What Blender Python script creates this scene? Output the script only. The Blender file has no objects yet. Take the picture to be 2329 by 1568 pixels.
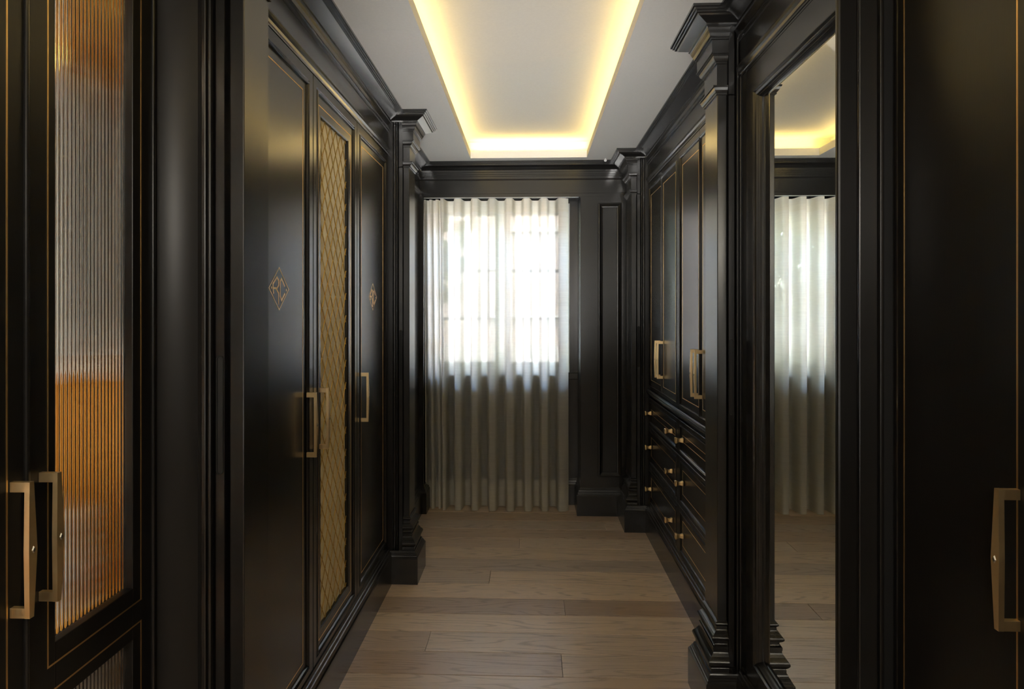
import bpy, bmesh, math, random
from mathutils import Vector, Matrix

random.seed(7)
S = bpy.context.scene
COL = S.collection
PI = math.pi
CEIL = 2.5

# ------------------------------------------------------------------ camera
F_PX, CXP, CYP, VPX = 1553.0, 1145.0, 707.0, 1207.0
cam_d = bpy.data.cameras.new('camera')
cam = bpy.data.objects.new('camera', cam_d)
COL.objects.link(cam)
cam_d.sensor_width = 36.0
cam_d.lens = F_PX / 2329.0 * 36.0
cam_d.shift_x = (1164.5 - CXP) / 2329.0
cam_d.shift_y = (CYP - 784.0) / 2329.0
cam_d.clip_start = 0.02
cam.location = (0, 0, 1.45)
cam.rotation_euler = (PI / 2, 0, math.atan((VPX - CXP) / F_PX))
S.camera = cam

# ------------------------------------------------------------------ view, sky, lights
S.view_settings.view_transform = 'Standard'
S.view_settings.look = 'None'
S.view_settings.exposure = 0.12
S.view_settings.gamma = 1.0
S.view_settings.use_curve_mapping = False
S.cycles.use_denoising = True
S.cycles.max_bounces = 14
S.cycles.transparent_max_bounces = 16
S.cycles.sample_clamp_indirect = 6.0

SKY_STRENGTH = 10.5
w = bpy.data.worlds.new('sky')
S.world = w
w.use_nodes = True
nt = w.node_tree
bg = nt.nodes['Background']
sky = nt.nodes.new('ShaderNodeTexSky')
sky.sky_type = 'NISHITA'
sky.sun_disc = False
sky.sun_elevation = math.radians(48)
sky.sun_rotation = math.radians(150)
sky.air_density = 1.0
sky.dust_density = 3.0
nt.links.new(sky.outputs[0], bg.inputs[0])
bg.inputs[1].default_value = SKY_STRENGTH


def area(name, loc, rot, sx, sy, power, color, portal=False):
    l = bpy.data.lights.new(name, 'AREA')
    l.shape = 'RECTANGLE'
    l.size, l.size_y = sx, sy
    l.energy = power
    l.color = color
    if portal:
        l.cycles.is_portal = True
    o = bpy.data.objects.new(name, l)
    o.location = loc
    o.rotation_euler = rot
    COL.objects.link(o)
    return o


# daylight openings: the window in view and an unseen one added behind the camera
area('window_portal', (-0.22, 5.42, 1.59), (-PI / 2, 0, 0), 1.0, 1.25, 1, (1, 1, 1), True)
area('fill_window_portal', (-0.60, -2.70, 2.20), (PI / 2, 0, 0), 0.4, 0.5, 1, (1, 1, 1), True)
# soft fill lights added behind the camera to brighten the ceiling
b_ = area('ceiling_fill_far', (0.0, -0.55, 0.95), (math.radians(90 + 19), 0, 0), 0.5, 0.6, 7.6, (1.0, 0.98, 0.94))
b_.data.spread = math.radians(34)
b_ = area('ceiling_fill_near', (-0.1, -0.60, 1.97), (math.radians(90 + 62), 0, 0), 0.6, 0.4, 1.6, (1.0, 0.97, 0.93))
b_.data.spread = math.radians(110)
# point fill added behind the camera to brighten brass, floor and fabric
l_ = bpy.data.lights.new('rear_fill', 'POINT')
l_.energy = 54
l_.shadow_soft_size = 0.26
l_.color = (1.0, 0.92, 0.80)
o_ = bpy.data.objects.new('rear_fill', l_)
o_.location = (-0.25, -1.0, 1.98)
COL.objects.link(o_)
# LED strips lying in the ceiling cove, shining up (real lamps of the room)
LED = (1.0, 0.69, 0.19)
LEDW = 8.8
TX0, TX1, TY0, TY1 = -0.414, 0.384, -1.60, 4.69
COVE = 0.13
area('led_strip_left', (TX0 - 0.07, (TY0 + TY1) / 2, 2.556), (PI, 0, 0), 0.02, TY1 - TY0, LEDW * 1.5, LED)
area('led_strip_right', (TX1 + 0.07, (TY0 + TY1) / 2, 2.556), (PI, 0, 0), 0.02, TY1 - TY0, LEDW * 1.5, LED)
area('led_strip_far', ((TX0 + TX1) / 2, TY1 + 0.07, 2.556), (PI, 0, 0), TX1 - TX0, 0.02, LEDW * 0.24, LED)
area('led_strip_near', ((TX0 + TX1) / 2, TY0 - 0.07, 2.556), (PI, 0, 0), TX1 - TX0, 0.02, LEDW * 0.30, LED)


# ------------------------------------------------------------------ materials
def mat(name):
    m = bpy.data.materials.new(name)
    m.use_nodes = True
    n = m.node_tree
    return m, n, n.nodes['Principled BSDF']


def coords(n, scale=(1, 1, 1), kind='Object', rand=False):
    tc = n.nodes.new('ShaderNodeTexCoord')
    mp = n.nodes.new('ShaderNodeMapping')
    mp.inputs['Scale'].default_value = scale
    n.links.new(tc.outputs[kind], mp.inputs[0])
    if rand:
        oi = n.nodes.new('ShaderNodeObjectInfo')
        mu = n.nodes.new('ShaderNodeVectorMath')
        mu.operation = 'SCALE'
        mu.inputs[0].default_value = (37.0, 19.0, 11.0)
        n.links.new(oi.outputs['Random'], mu.inputs['Scale'])
        n.links.new(mu.outputs[0], mp.inputs['Location'])
    return mp.outputs[0]


def noise(n, vec, scale, detail=4, rough=0.55, dist=0.0):
    t = n.nodes.new('ShaderNodeTexNoise')
    t.inputs['Scale'].default_value = scale
    t.inputs['Detail'].default_value = detail
    t.inputs['Roughness'].default_value = rough
    t.inputs['Distortion'].default_value = dist
    n.links.new(vec, t.inputs['Vector'])
    return t.outputs['Fac']


def ramp(n, fac, stops):
    r = n.nodes.new('ShaderNodeValToRGB')
    e = r.color_ramp.elements
    while len(e) < len(stops):
        e.new(0.5)
    for i, (p, c) in enumerate(stops):
        e[i].position = p
        e[i].color = c if len(c) == 4 else (*c, 1)
    n.links.new(fac, r.inputs[0])
    return r.outputs[0]


def bump(n, b, h, strength, dist):
    bp = n.nodes.new('ShaderNodeBump')
    bp.inputs['Strength'].default_value = strength
    bp.inputs['Distance'].default_value = dist
    n.links.new(h, bp.inputs['Height'])
    n.links.new(bp.outputs[0], b.inputs['Normal'])


def black_wood(name, col, rough, pores, spec=0.5, coat=0.0):
    m, n, b = mat(name)
    v = coords(n, (420, 420, 16))
    f = noise(n, v, 1.0, 2, 0.6)
    c = ramp(n, f, [(0.3, tuple(x * 0.88 for x in col)), (0.7, tuple(x * 1.12 for x in col))])
    if pores > 0:
        n.links.new(c, b.inputs['Base Color'])
    else:
        b.inputs['Base Color'].default_value = (*col, 1)
    r = ramp(n, f, [(0.3, (rough - .008,) * 3), (0.75, (rough + .012,) * 3)])
    if pores > 0:
        n.links.new(r, b.inputs['Roughness'])
    else:
        b.inputs['Roughness'].default_value = rough
    b.inputs['Specular IOR Level'].default_value = spec
    b.inputs['Coat Weight'].default_value = coat
    b.inputs['Coat Roughness'].default_value = 0.16
    if pores > 0:
        bump(n, b, f, pores, 0.0004)
    return m


M_BLACK = black_wood('black_lacquered_oak', (0.0125, 0.0118, 0.0112), 0.25, 0.012)
M_MOULD = black_wood('black_lacquered_moulding', (0.0125, 0.0118, 0.0112), 0.25, 0.0, 0.5, 0.0)
M_CROWN = black_wood('black_gloss_cornice', (0.0125, 0.0118, 0.0112), 0.24, 0.0, 0.6, 0.7)
M_GRAIN = black_wood('black_open_grain_oak', (0.008, 0.0074, 0.007), 0.36, 0.14, 0.32)

M_SATIN = black_wood('black_satin_panel', (0.0125, 0.0118, 0.0112), 0.31, 0.0, 0.22)
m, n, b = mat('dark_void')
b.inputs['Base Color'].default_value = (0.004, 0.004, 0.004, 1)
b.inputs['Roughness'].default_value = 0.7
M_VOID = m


def metal(name, col, rough):
    m, n, b = mat(name)
    v = coords(n, (1, 1, 1))
    f = noise(n, v, 60, 3)
    b.inputs['Base Color'].default_value = (*col, 1)
    b.inputs['Metallic'].default_value = 1.0
    n.links.new(ramp(n, f, [(0.3, (rough - .05,) * 3), (0.7, (rough + .07,) * 3)]), b.inputs['Roughness'])
    return m


M_BRASS = metal('brushed_brass', (0.92, 0.69, 0.37), 0.42)
M_INLAY = metal('brass_inlay', (0.86, 0.56, 0.24), 0.38)
M_LATTICE = metal('brass_lattice_wire', (0.42, 0.26, 0.06), 0.42)
M_LATTICE.node_tree.nodes['Principled BSDF'].inputs['Metallic'].default_value = 0.7
M_STUD = metal('steel_stud', (0.35, 0.33, 0.28), 0.35)
M_STEEL = metal('chrome', (0.8, 0.8, 0.8), 0.15)

m, n, b = mat('gold_woven_fabric')
v = coords(n, (1, 1, 1))
f = noise(n, coords(n, (900, 900, 500)), 1.0, 2)
f2 = noise(n, coords(n, (30, 30, 4)), 1.0, 3)
mx = n.nodes.new('ShaderNodeMath'); mx.operation = 'MULTIPLY'
n.links.new(f, mx.inputs[0]); n.links.new(f2, mx.inputs[1])
n.links.new(ramp(n, mx.outputs[0], [(0.12, (0.66, 0.52, 0.20)), (0.4, (0.90, 0.78, 0.42))]), b.inputs['Base Color'])
b.inputs['Metallic'].default_value = 0.25
b.inputs['Roughness'].default_value = 0.55
b.inputs['Sheen Weight'].default_value = 0.3
M_FABRIC = m

m, n, b = mat('ceiling_paint')
f = noise(n, coords(n), 90, 3)
n.links.new(ramp(n, f, [(0.3, (0.74, 0.73, 0.70)), (0.7, (0.77, 0.76, 0.73))]), b.inputs['Base Color'])
b.inputs['Roughness'].default_value = 0.7
M_CEIL = m

# oak planks: each plank is its own object, so tone and figure follow the object's random number
m, n, b = mat('grey_oak_plank')
v = coords(n, (1, 1, 1), rand=True)
oi = n.nodes.new('ShaderNodeObjectInfo')
mp1 = n.nodes.new('ShaderNodeMapping'); mp1.inputs['Scale'].default_value = (0.55, 6.0, 1)
n.links.new(v, mp1.inputs[0])
warp = n.nodes.new('ShaderNodeTexNoise')
warp.inputs['Scale'].default_value = 1.5; warp.inputs['Detail'].default_value = 1.2
n.links.new(mp1.outputs[0], warp.inputs['Vector'])
mul = n.nodes.new('ShaderNodeMath'); mul.operation = 'MULTIPLY'; mul.inputs[1].default_value = 105.0
n.links.new(warp.outputs['Fac'], mul.inputs[0])
sn = n.nodes.new('ShaderNodeMath'); sn.operation = 'SINE'
n.links.new(mul.outputs[0], sn.inputs[0])
cath = ramp(n, sn.outputs[0], [(0.45, (0, 0, 0)), (0.98, (1, 1, 1))])
pore = noise(n, v, 1.0, 2)
mp2 = n.nodes.new('ShaderNodeMapping'); mp2.inputs['Scale'].default_value = (22, 520, 1)
n.links.new(v, mp2.inputs[0])
pore = noise(n, mp2.outputs[0], 1.0, 3, 0.65)
poreR = ramp(n, pore, [(0.50, (0, 0, 0)), (0.68, (1, 1, 1))])
mixf = n.nodes.new('ShaderNodeMath'); mixf.operation = 'MULTIPLY'
n.links.new(cath, mixf.inputs[0])
pr2 = ramp(n, pore, [(0.38, (0.25, 0.25, 0.25)), (0.62, (1, 1, 1))])
n.links.new(pr2, mixf.inputs[1])
addf = n.nodes.new('ShaderNodeMath'); addf.operation = 'MULTIPLY_ADD'
addf.inputs[1].default_value = 0.30
n.links.new(poreR, addf.inputs[0]); n.links.new(mixf.outputs[0], addf.inputs[2])
base = ramp(n, oi.outputs['Random'], [(0.0, (0.46, 0.33, 0.23)), (0.30, (0.66, 0.51, 0.38)), (0.55, (0.50, 0.40, 0.315)), (0.78, (0.80, 0.61, 0.43)), (1.0, (0.58, 0.47, 0.37))])
dark = n.nodes.new('ShaderNodeMixRGB'); dark.blend_type = 'MIX'
dark.inputs[2].default_value = (0.10, 0.064, 0.040, 1)
n.links.new(base, dark.inputs[1])
cl = n.nodes.new('ShaderNodeMath'); cl.operation = 'MULTIPLY'; cl.use_clamp = True; cl.inputs[1].default_value = 0.44
n.links.new(addf.outputs[0], cl.inputs[0]); n.links.new(cl.outputs[0], dark.inputs[0])
n.links.new(dark.outputs[0], b.inputs['Base Color'])
n.links.new(ramp(n, addf.outputs[0], [(0.0, (0.295,) * 3), (0.9, (0.48,) * 3)]), b.inputs['Roughness'])
b.inputs['Specular IOR Level'].default_value = 0.8
b.inputs['Coat Weight'].default_value = 0.5
b.inputs['Coat Roughness'].default_value = 0.31
inv = n.nodes.new('ShaderNodeMath'); inv.operation = 'SUBTRACT'; inv.inputs[0].default_value = 1.0
n.links.new(addf.outputs[0], inv.inputs[1])
bump(n, b, inv.outputs[0], 0.22, 0.0007)
M_OAK = m

m, n, b = mat('subfloor')
b.inputs['Base Color'].default_value = (0.03, 0.022, 0.016, 1)
b.inputs['Roughness'].default_value = 0.9
M_SUB = m

m, n, b = mat('mirror_glass')
b.inputs['Base Color'].default_value = (0.90, 0.91, 0.86, 1)
b.inputs['Metallic'].default_value = 1.0
b.inputs['Roughness'].default_value = 0.0
M_MIRROR = m


def voil(name, transp, transl, col):
    m = bpy.data.materials.new(name)
    m.use_nodes = True
    n = m.node_tree
    n.nodes.remove(n.nodes['Principled BSDF'])
    out = n.nodes['Material Output']
    v = coords(n, (6, 6, 420))
    f = noise(n, v, 1.0, 3, 0.6)
    c = ramp(n, f, [(0.3, tuple(x * 0.88 for x in col)), (0.7, col)])
    d = n.nodes.new('ShaderNodeBsdfDiffuse')
    t = n.nodes.new('ShaderNodeBsdfTranslucent')
    p = n.nodes.new('ShaderNodeBsdfTransparent')
    p.inputs[0].default_value = (1, 0.99, 0.96, 1)
    n.links.new(c, d.inputs[0]); n.links.new(c, t.inputs[0])
    m1 = n.nodes.new('ShaderNodeMixShader'); m1.inputs[0].default_value = transl
    n.links.new(d.outputs[0], m1.inputs[1]); n.links.new(t.outputs[0], m1.inputs[2])
    m2 = n.nodes.new('ShaderNodeMixShader'); m2.inputs[0].default_value = transp
    n.links.new(m1.outputs[0], m2.inputs[1]); n.links.new(p.outputs[0], m2.inputs[2])
    n.links.new(m2.outputs[0], out.inputs[0])
    return m


M_VOILE = voil('ivory_voile', 0.018, 0.74, (0.88, 0.86, 0.79))
M_HEM = voil('ivory_voile_doubled', 0.008, 0.52, (0.86, 0.83, 0.73))


def simple(name, col, rough, **kw):
    m, n, b = mat(name)
    f = noise(n, coords(n), 25, 3)
    n.links.new(ramp(n, f, [(0.3, tuple(x * 0.93 for x in col)), (0.7, col)]), b.inputs['Base Color'])
    b.inputs['Roughness'].default_value = rough
    for k, v in kw.items():
        b.inputs[k].default_value = v
    return m


M_WHITE = simple('white_paint', (0.80, 0.80, 0.78), 0.45)
M_COTTON = simple('white_cotton', (0.78, 0.77, 0.73), 0.85)
M_AMBER = simple('amber_lit_wood', (0.62, 0.285, 0.030), 0.5)  # amber glow of the lamps put into the wood colour
M_HOUSE = simple('pink_render', (0.74, 0.62, 0.56), 0.8)
M_PALE = simple('pale_render', (0.85, 0.84, 0.80), 0.8)
M_LEAF = simple('leaf_green', (0.20, 0.25, 0.13), 0.7)
M_BARK = simple('bark', (0.16, 0.11, 0.08), 0.9)
M_GROUND = simple('pale_paving', (0.62, 0.59, 0.54), 0.8)
M_TILE = simple('roof_grey', (0.45, 0.42, 0.40), 0.8)

m, n, b = mat('reeded_glass')
b.inputs['Base Color'].default_value = (0.97, 0.96, 0.93, 1)
b.inputs['Transmission Weight'].default_value = 1.0
b.inputs['Roughness'].default_value = 0.03
b.inputs['IOR'].default_value = 1.48
M_REED = m

m = bpy.data.materials.new('window_glass')
m.use_nodes = True
n = m.node_tree
n.nodes.remove(n.nodes['Principled BSDF'])
g = n.nodes.new('ShaderNodeBsdfGlossy'); g.inputs['Roughness'].default_value = 0.02
p = n.nodes.new('ShaderNodeBsdfTransparent'); p.inputs[0].default_value = (0.93, 0.96, 0.95, 1)
fr = n.nodes.new('ShaderNodeFresnel'); fr.inputs[0].default_value = 1.45
mx = n.nodes.new('ShaderNodeMixShader')
n.links.new(fr.outputs[0], mx.inputs[0]); n.links.new(p.outputs[0], mx.inputs[1]); n.links.new(g.outputs[0], mx.inputs[2])
n.links.new(mx.outputs[0], n.nodes['Material Output'].inputs[0])
M_PANE = m


# ------------------------------------------------------------------ geometry helpers
def new_bm():
    return bmesh.new()


def box(bm, x0, x1, y0, y1, z0, z1, ch=0.0, seg=1):
    vs = [bm.verts.new((x, y, z)) for x in (x0, x1) for y in (y0, y1) for z in (z0, z1)]
    fs = [(0, 1, 3, 2), (4, 6, 7, 5), (0, 4, 5, 1), (2, 3, 7, 6), (0, 2, 6, 4), (1, 5, 7, 3)]
    faces = [bm.faces.new([vs[i] for i in f]) for f in fs]
    if ch > 0:
        es = list({e for f in faces for e in f.edges})
        bmesh.ops.bevel(bm, geom=es, offset=ch, offset_type='OFFSET', segments=seg, profile=0.5, affect='EDGES')


def obj(name, bm, material, parent=None, smooth=False, angle=40, loc=None, rotz=None):
    bmesh.ops.recalc_face_normals(bm, faces=bm.faces[:])
    if smooth:
        lim = math.radians(angle)
        for f in bm.faces:
            f.smooth = True
        for e in bm.edges:
            if len(e.link_faces) == 2:
                e.smooth = e.calc_face_angle(0.0) < lim
    me = bpy.data.meshes.new(name)
    bm.to_mesh(me)
    bm.free()
    mats = material if isinstance(material, (list, tuple)) else [material]
    for mm in mats:
        me.materials.append(mm)
    o = bpy.data.objects.new(name, me)
    COL.objects.link(o)
    if parent:
        o.parent = parent
    if loc is not None:
        o.location = loc
    if rotz is not None:
        o.rotation_euler = (0, 0, rotz)
    return o


def thing(name, label, cat, loc=(0, 0, 0), rotz=0.0, group=None):
    o = bpy.data.objects.new(name, None)
    COL.objects.link(o)
    o.empty_display_size = 0.1
    o.location = loc
    o.rotation_euler = (0, 0, rotz)
    o['label'] = label
    o['category'] = cat
    if group:
        o['group'] = group
    return o


def tag(o, label, cat, group=None):
    o['label'] = label
    o['category'] = cat
    if group:
        o['group'] = group
    return o


def struct(o, label=None):
    o['kind'] = 'structure'
    if label:
        o['label'] = label
    return o


def struct_empty(name, label=None, loc=(0, 0, 0)):
    o = bpy.data.objects.new(name, None)
    COL.objects.link(o)
    o.empty_display_size = 0.1
    o.location = loc
    return struct(o, label)


def sweep(bm, path, prof, mir=None):
    """closed profile [(outward offset, z)] along an XY polyline; outward is right of travel; mitred; capped.
    mir: x -> mir - x"""
    P = [Vector(p) for p in path]
    N = len(P)
    nor = []
    for i in range(N - 1):
        d = (P[i + 1] - P[i]).normalized()
        nor.append(Vector((d.y, -d.x)))
    rings = []
    for i in range(N):
        if i == 0:
            mvec = nor[0]
        elif i == N - 1:
            mvec = nor[-1]
        else:
            a, c = nor[i - 1], nor[i]
            mvec = (a + c) / (1 + a.dot(c))
        ring = []
        for (o, z) in prof:
            q = P[i] + mvec * o
            x = q.x if mir is None else mir - q.x
            ring.append(bm.verts.new((x, q.y, z)))
        rings.append(ring)
    k = len(prof)
    for i in range(N - 1):
        for j in range(k):
            jj = (j + 1) % k
            bm.faces.new((rings[i][j], rings[i + 1][j], rings[i + 1][jj], rings[i][jj]))
    bm.faces.new(rings[0])
    bm.faces.new(list(reversed(rings[-1])))


def rings(bm, x0, x1, z0, z1, spec, cap=True):
    """nested rectangles in the local xz plane; spec = [(l, r, b, t, y)] or [(inset, y)]"""
    prev = None
    for s in spec:
        if len(s) == 2:
            l = r = bt = tp = s[0]
            y = s[1]
        else:
            l, r, bt, tp, y = s
        vs = [bm.verts.new(c) for c in ((x0 + l, y, z0 + bt), (x1 - r, y, z0 + bt), (x1 - r, y, z1 - tp), (x0 + l, y, z1 - tp))]
        if prev:
            for i in range(4):
                j = (i + 1) % 4
                bm.faces.new((prev[i], prev[j], vs[j], vs[i]))
        prev = vs
    if cap:
        bm.faces.new(prev)


def frame_strip(bm, x0, x1, z0, z1, w_, y0, y1):
    """thin rectangular outline standing from y1 (back) to y0 (front)"""
    rings(bm, x0, x1, z0, z1, [(0, y1), (0, y0), (w_, y0), (w_, y1)], cap=False)


def stroke(bm, pts, wd, y0, y1):
    """mitred flat stroke in the xz plane with thickness y0..y1"""
    P = [Vector(p) for p in pts]
    L, R = [], []
    for i, p in enumerate(P):
        if i == 0:
            d = (P[1] - P[0]).normalized(); mv = Vector((-d.y, d.x))
        elif i == len(P) - 1:
            d = (P[-1] - P[-2]).normalized(); mv = Vector((-d.y, d.x))
        else:
            d1 = (P[i] - P[i - 1]).normalized(); d2 = (P[i + 1] - P[i]).normalized()
            n1 = Vector((-d1.y, d1.x)); n2 = Vector((-d2.y, d2.x))
            mv = (n1 + n2) / max(0.35, 1 + n1.dot(n2))
        L.append(p + mv * wd / 2); R.append(p - mv * wd / 2)
    def v(q, y): return bm.verts.new((q.x, y, q.y))
    lf = [v(q, y0) for q in L]; rf = [v(q, y0) for q in R]
    lb = [v(q, y1) for q in L]; rb = [v(q, y1) for q in R]
    for i in range(len(P) - 1):
        bm.faces.new((lf[i], lf[i + 1], rf[i + 1], rf[i]))
        bm.faces.new((lf[i], lb[i], lb[i + 1], lf[i + 1]))
        bm.faces.new((rf[i], rf[i + 1], rb[i + 1], rb[i]))
    bm.faces.new((lf[0], rf[0], rb[0], lb[0]))
    bm.faces.new((lf[-1], lb[-1], rb[-1], rf[-1]))


def rod(bm, p0, p1, r, seg=10):
    p0, p1 = Vector(p0), Vector(p1)
    d = (p1 - p0)
    q = d.to_track_quat('Z', 'Y')
    a = []; c = []
    for i in range(seg):
        t = 2 * PI * i / seg
        o = q @ Vector((r * math.cos(t), r * math.sin(t), 0))
        a.append(bm.verts.new(p0 + o)); c.append(bm.verts.new(p1 + o))
    for i in range(seg):
        j = (i + 1) % seg
        bm.faces.new((a[i], a[j], c[j], c[i]))
    bm.faces.new(list(reversed(a))); bm.faces.new(c)


# ------------------------------------------------------------------ profiles
WALL_CROWN = [(0, 2.5), (.093, 2.5), (.093, 2.4915), (.088, 2.4905), (.088, 2.4870), (.081, 2.4860), (.081, 2.4830),
              (.074, 2.4820), (.074, 2.4800), (.070, 2.4790), (.022, 2.4600), (.022, 2.4500), (.017, 2.4480),
              (.012, 2.4380), (.009, 2.4260), (.009, 2.4200), (.005, 2.4190), (.005, 2.4060), (0, 2.4040),
              (0, 2.3180), (.012, 2.3160), (.013, 2.3100), (.010, 2.3030), (.005, 2.2960), (.003, 2.2880), (0, 2.2860),
              (0, 2.2800), (-.05, 2.2800), (-.05, 2.5)]
BACK_CROWN = [(-.02, 2.5), (.090, 2.5), (.090, 2.4915), (.084, 2.4905), (.084, 2.4850), (.077, 2.4840), (.077, 2.4790),
              (.070, 2.4780), (.070, 2.4730), (.064, 2.4720), (.040, 2.4640), (.018, 2.4480), (.018, 2.4330),
              (.014, 2.4320), (.014, 2.4180), (.010, 2.4170), (.010, 2.4060), (.006, 2.4050), (.006, 2.3880),
              (.002, 2.3800), (0, 2.3780), (0, 2.3030), (.004, 2.3020), (.004, 2.2840), (.002, 2.2830), (.002, 2.2600),
              (-.02, 2.2600)]
CAP_TOP = [(-.04, 2.5), (.110, 2.5), (.110, 2.4910), (.103, 2.4900), (.103, 2.4835), (.096, 2.4825), (.096, 2.4760),
           (.089, 2.4750), (.085, 2.4700), (.052, 2.4560), (.052, 2.4500), (-.04, 2.4500)]
CAP_MID = [(-.02, 2.4500), (.048, 2.4500), (.048, 2.4460), (.046, 2.4440), (.043, 2.4360), (.038, 2.4270), (.0345, 2.4180),
           (.0345, 2.4140), (.030, 2.4130), (.030, 2.4080), (.025, 2.4070),
           (.025, 2.3640), (.028, 2.3630), (.028, 2.3590), (.023, 2.3580), (.023, 2.3545), (.019, 2.3530), (.017, 2.3440),
           (.012, 2.3370), (.007, 2.3345), (.007, 2.3290), (.002, 2.3280), (.002, 2.2500),
           (.019, 2.2490), (.019, 2.2435), (.015, 2.2425), (.0125, 2.2340), (.008, 2.2275), (.005, 2.2260), (.005, 2.2190),
           (.001, 2.2180), (-.02, 2.2180)]


def arc(o0, z0, o1, z1, bulge, k=6):
    """points from (o0,z0) to (o1,z1) with a bulge outwards"""
    pts = []
    for i in range(k + 1):
        t = i / k
        pts.append((o0 + (o1 - o0) * t + bulge * math.sin(PI * t), z0 + (z1 - z0) * t))
    return pts


BASE_MID = ([(-.02, .345), (.002, .345)] + arc(.004, .343, .006, .329, .006, 5) + [(.004, .326)] +
            arc(.005, .322, .013, .306, -.004, 5) + [(.016, .304)] + arc(.016, .302, .017, .279, .009, 7) + [(.012, .276)] +
            arc(.012, .272, .017, .262, -.003, 4) + [(.020, .261), (.020, .255)] + arc(.020, .253, .026, .232, -.004, 5) +
            [(.028, .229)] + arc(.027, .227, .028, .190, .013, 9) + [(.030, .187), (.030, .168), (-.02, .168)])
PLINTH = [(-.02, .172), (.034, .172), (.036, .168), (.038, .160), (.0415, .159), (.043, .153), (.046, .151), (.048, .145), (.052, .142),
          (.053, .134), (.053, 0.0), (-.02, 0.0)]
WALL_BASE = [(-.03, .198), (.000, .198), (.004, .194), (.006, .182), (.010, .180), (.013, .168), (.017, .166), (.020, .152), (.0245, .147),
             (.0255, .138), (.0255, 0.0), (-.03, 0.0)]


# ------------------------------------------------------------------ structure: floor, walls, ceiling
floor_bm = new_bm()
box(floor_bm, -1.6, 1.6, -2.75, 5.4, -0.12, -0.006)
floor = struct(obj('floor', floor_bm, M_SUB), 'grey-brown oak plank floor laid across the room')

PL = 0.1826
rowY0 = 2.7075
seams = {2: [-0.30, 0.235 + 1.3], 1: [0.14], 3: [1.05], 4: [0.18], 6: [-0.25], 8: [-0.05], 0: [-1.0, .9]}
k0 = -13
plank_mesh = {}


def plank(x0, x1, y0, y1):
    bm = new_bm()
    lx = (x1 - x0) / 2; ly = (y1 - y0) / 2
    gp = 0.0008; gy = 0.0020
    box(bm, -lx + gp, lx - gp, -ly + gy, ly - gy, -0.014, 0.0, 0.0009)
    o = obj('plank', bm, M_OAK, floor)
    o.location = ((x0 + x1) / 2, (y0 + y1) / 2, 0)


# joints of the rows in view (x), the rest staggered
row_joints = {0: [0.128], 1: [-0.45], 2: [], 3: [0.165], 4: [], 5: [-0.222], 6: [], 7: [], 8: [-0.07], 9: [], 10: [0.5], 11: [], 12: [-0.3], -1: [], -2: [0.3]}
for k in range(k0, 14):
    y0 = rowY0 + PL * k
    y1 = y0 + PL
    if y1 > 5.14:
        y1 = 5.14
    if y1 - y0 < 0.03:
        continue
    js = row_joints.get(k, [((k * 0.37) % 1.2) - 0.6])
    xs = [-0.90] + js + [0.90]
    for a, c in zip(xs[:-1], xs[1:]):
        plank(a, c, y0, y1)

bm = new_bm(); box(bm, -1.6, 1.6, -2.75, rowY0 + PL * k0, -0.006, 0.0)
o = obj('rear_floor_boards', bm, M_OAK, floor)
o['kind'] = 'stuff'

bm = new_bm(); box(bm, -1.60, -1.42, -2.75, 5.4, 0, 2.85)
struct(obj('wall_left', bm, M_MOULD))
bm = new_bm(); box(bm, 1.42, 1.60, -2.75, 5.4, 0, 2.85)
struct(obj('wall_right', bm, M_MOULD))

# back wall with window opening
WX0, WX1, WZ0, WZ1 = -0.798, 0.292, 0.985, 2.255
bm = new_bm()
yb0, yb1 = 5.14, 5.40
box(bm, -1.42, WX0, yb0, yb1, 0, 2.85)
box(bm, WX1, 1.42, yb0, yb1, 0, 2.85)
box(bm, WX0, WX1, yb0, yb1, 0, WZ0)
box(bm, WX0, WX1, yb0, yb1, WZ1, 2.85)
wall_back = struct(obj('wall_back', bm, M_MOULD))
# front wall (behind the photographer), pale, with the added window opening
RX0, RX1, RZ0, RZ1 = -0.80, -0.40, 1.95, 2.45
bm = new_bm()
box(bm, -1.42, RX0, -2.75, -2.6, 0, 2.85)
box(bm, RX1, 1.42, -2.75, -2.6, 0, 2.85)
box(bm, RX0, RX1, -2.75, -2.6, 0, RZ0)
box(bm, RX0, RX1, -2.75, -2.6, RZ1, 2.85)
struct(obj('wall_front', bm, M_WHITE))

# ceiling with the recessed tray
bm = new_bm()
LIP = 2.548
UP = 2.640
box(bm, -1.42, TX0, -2.6, 5.14, CEIL, LIP)
box(bm, TX1, 1.42, -2.6, 5.14, CEIL, LIP)
box(bm, TX0, TX1, TY1, 5.14, CEIL, LIP)
box(bm, TX0, TX1, -2.6, TY0, CEIL, LIP)
box(bm, -1.42, 1.42, -2.6, 5.14, UP, 2.85)
box(bm, -1.42, TX0 - COVE, -2.6, 5.14, LIP, UP)
box(bm, TX1 + COVE, 1.42, -2.6, 5.14, LIP, UP)
box(bm, TX0 - COVE, TX1 + COVE, TY1 + COVE, 5.14, LIP, UP)
box(bm, TX0 - COVE, TX1 + COVE, -2.6, TY0 - COVE, LIP, UP)
struct(obj('ceiling', bm, M_CEIL), 'white ceiling with a recessed tray glowing yellow at its edges')

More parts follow.
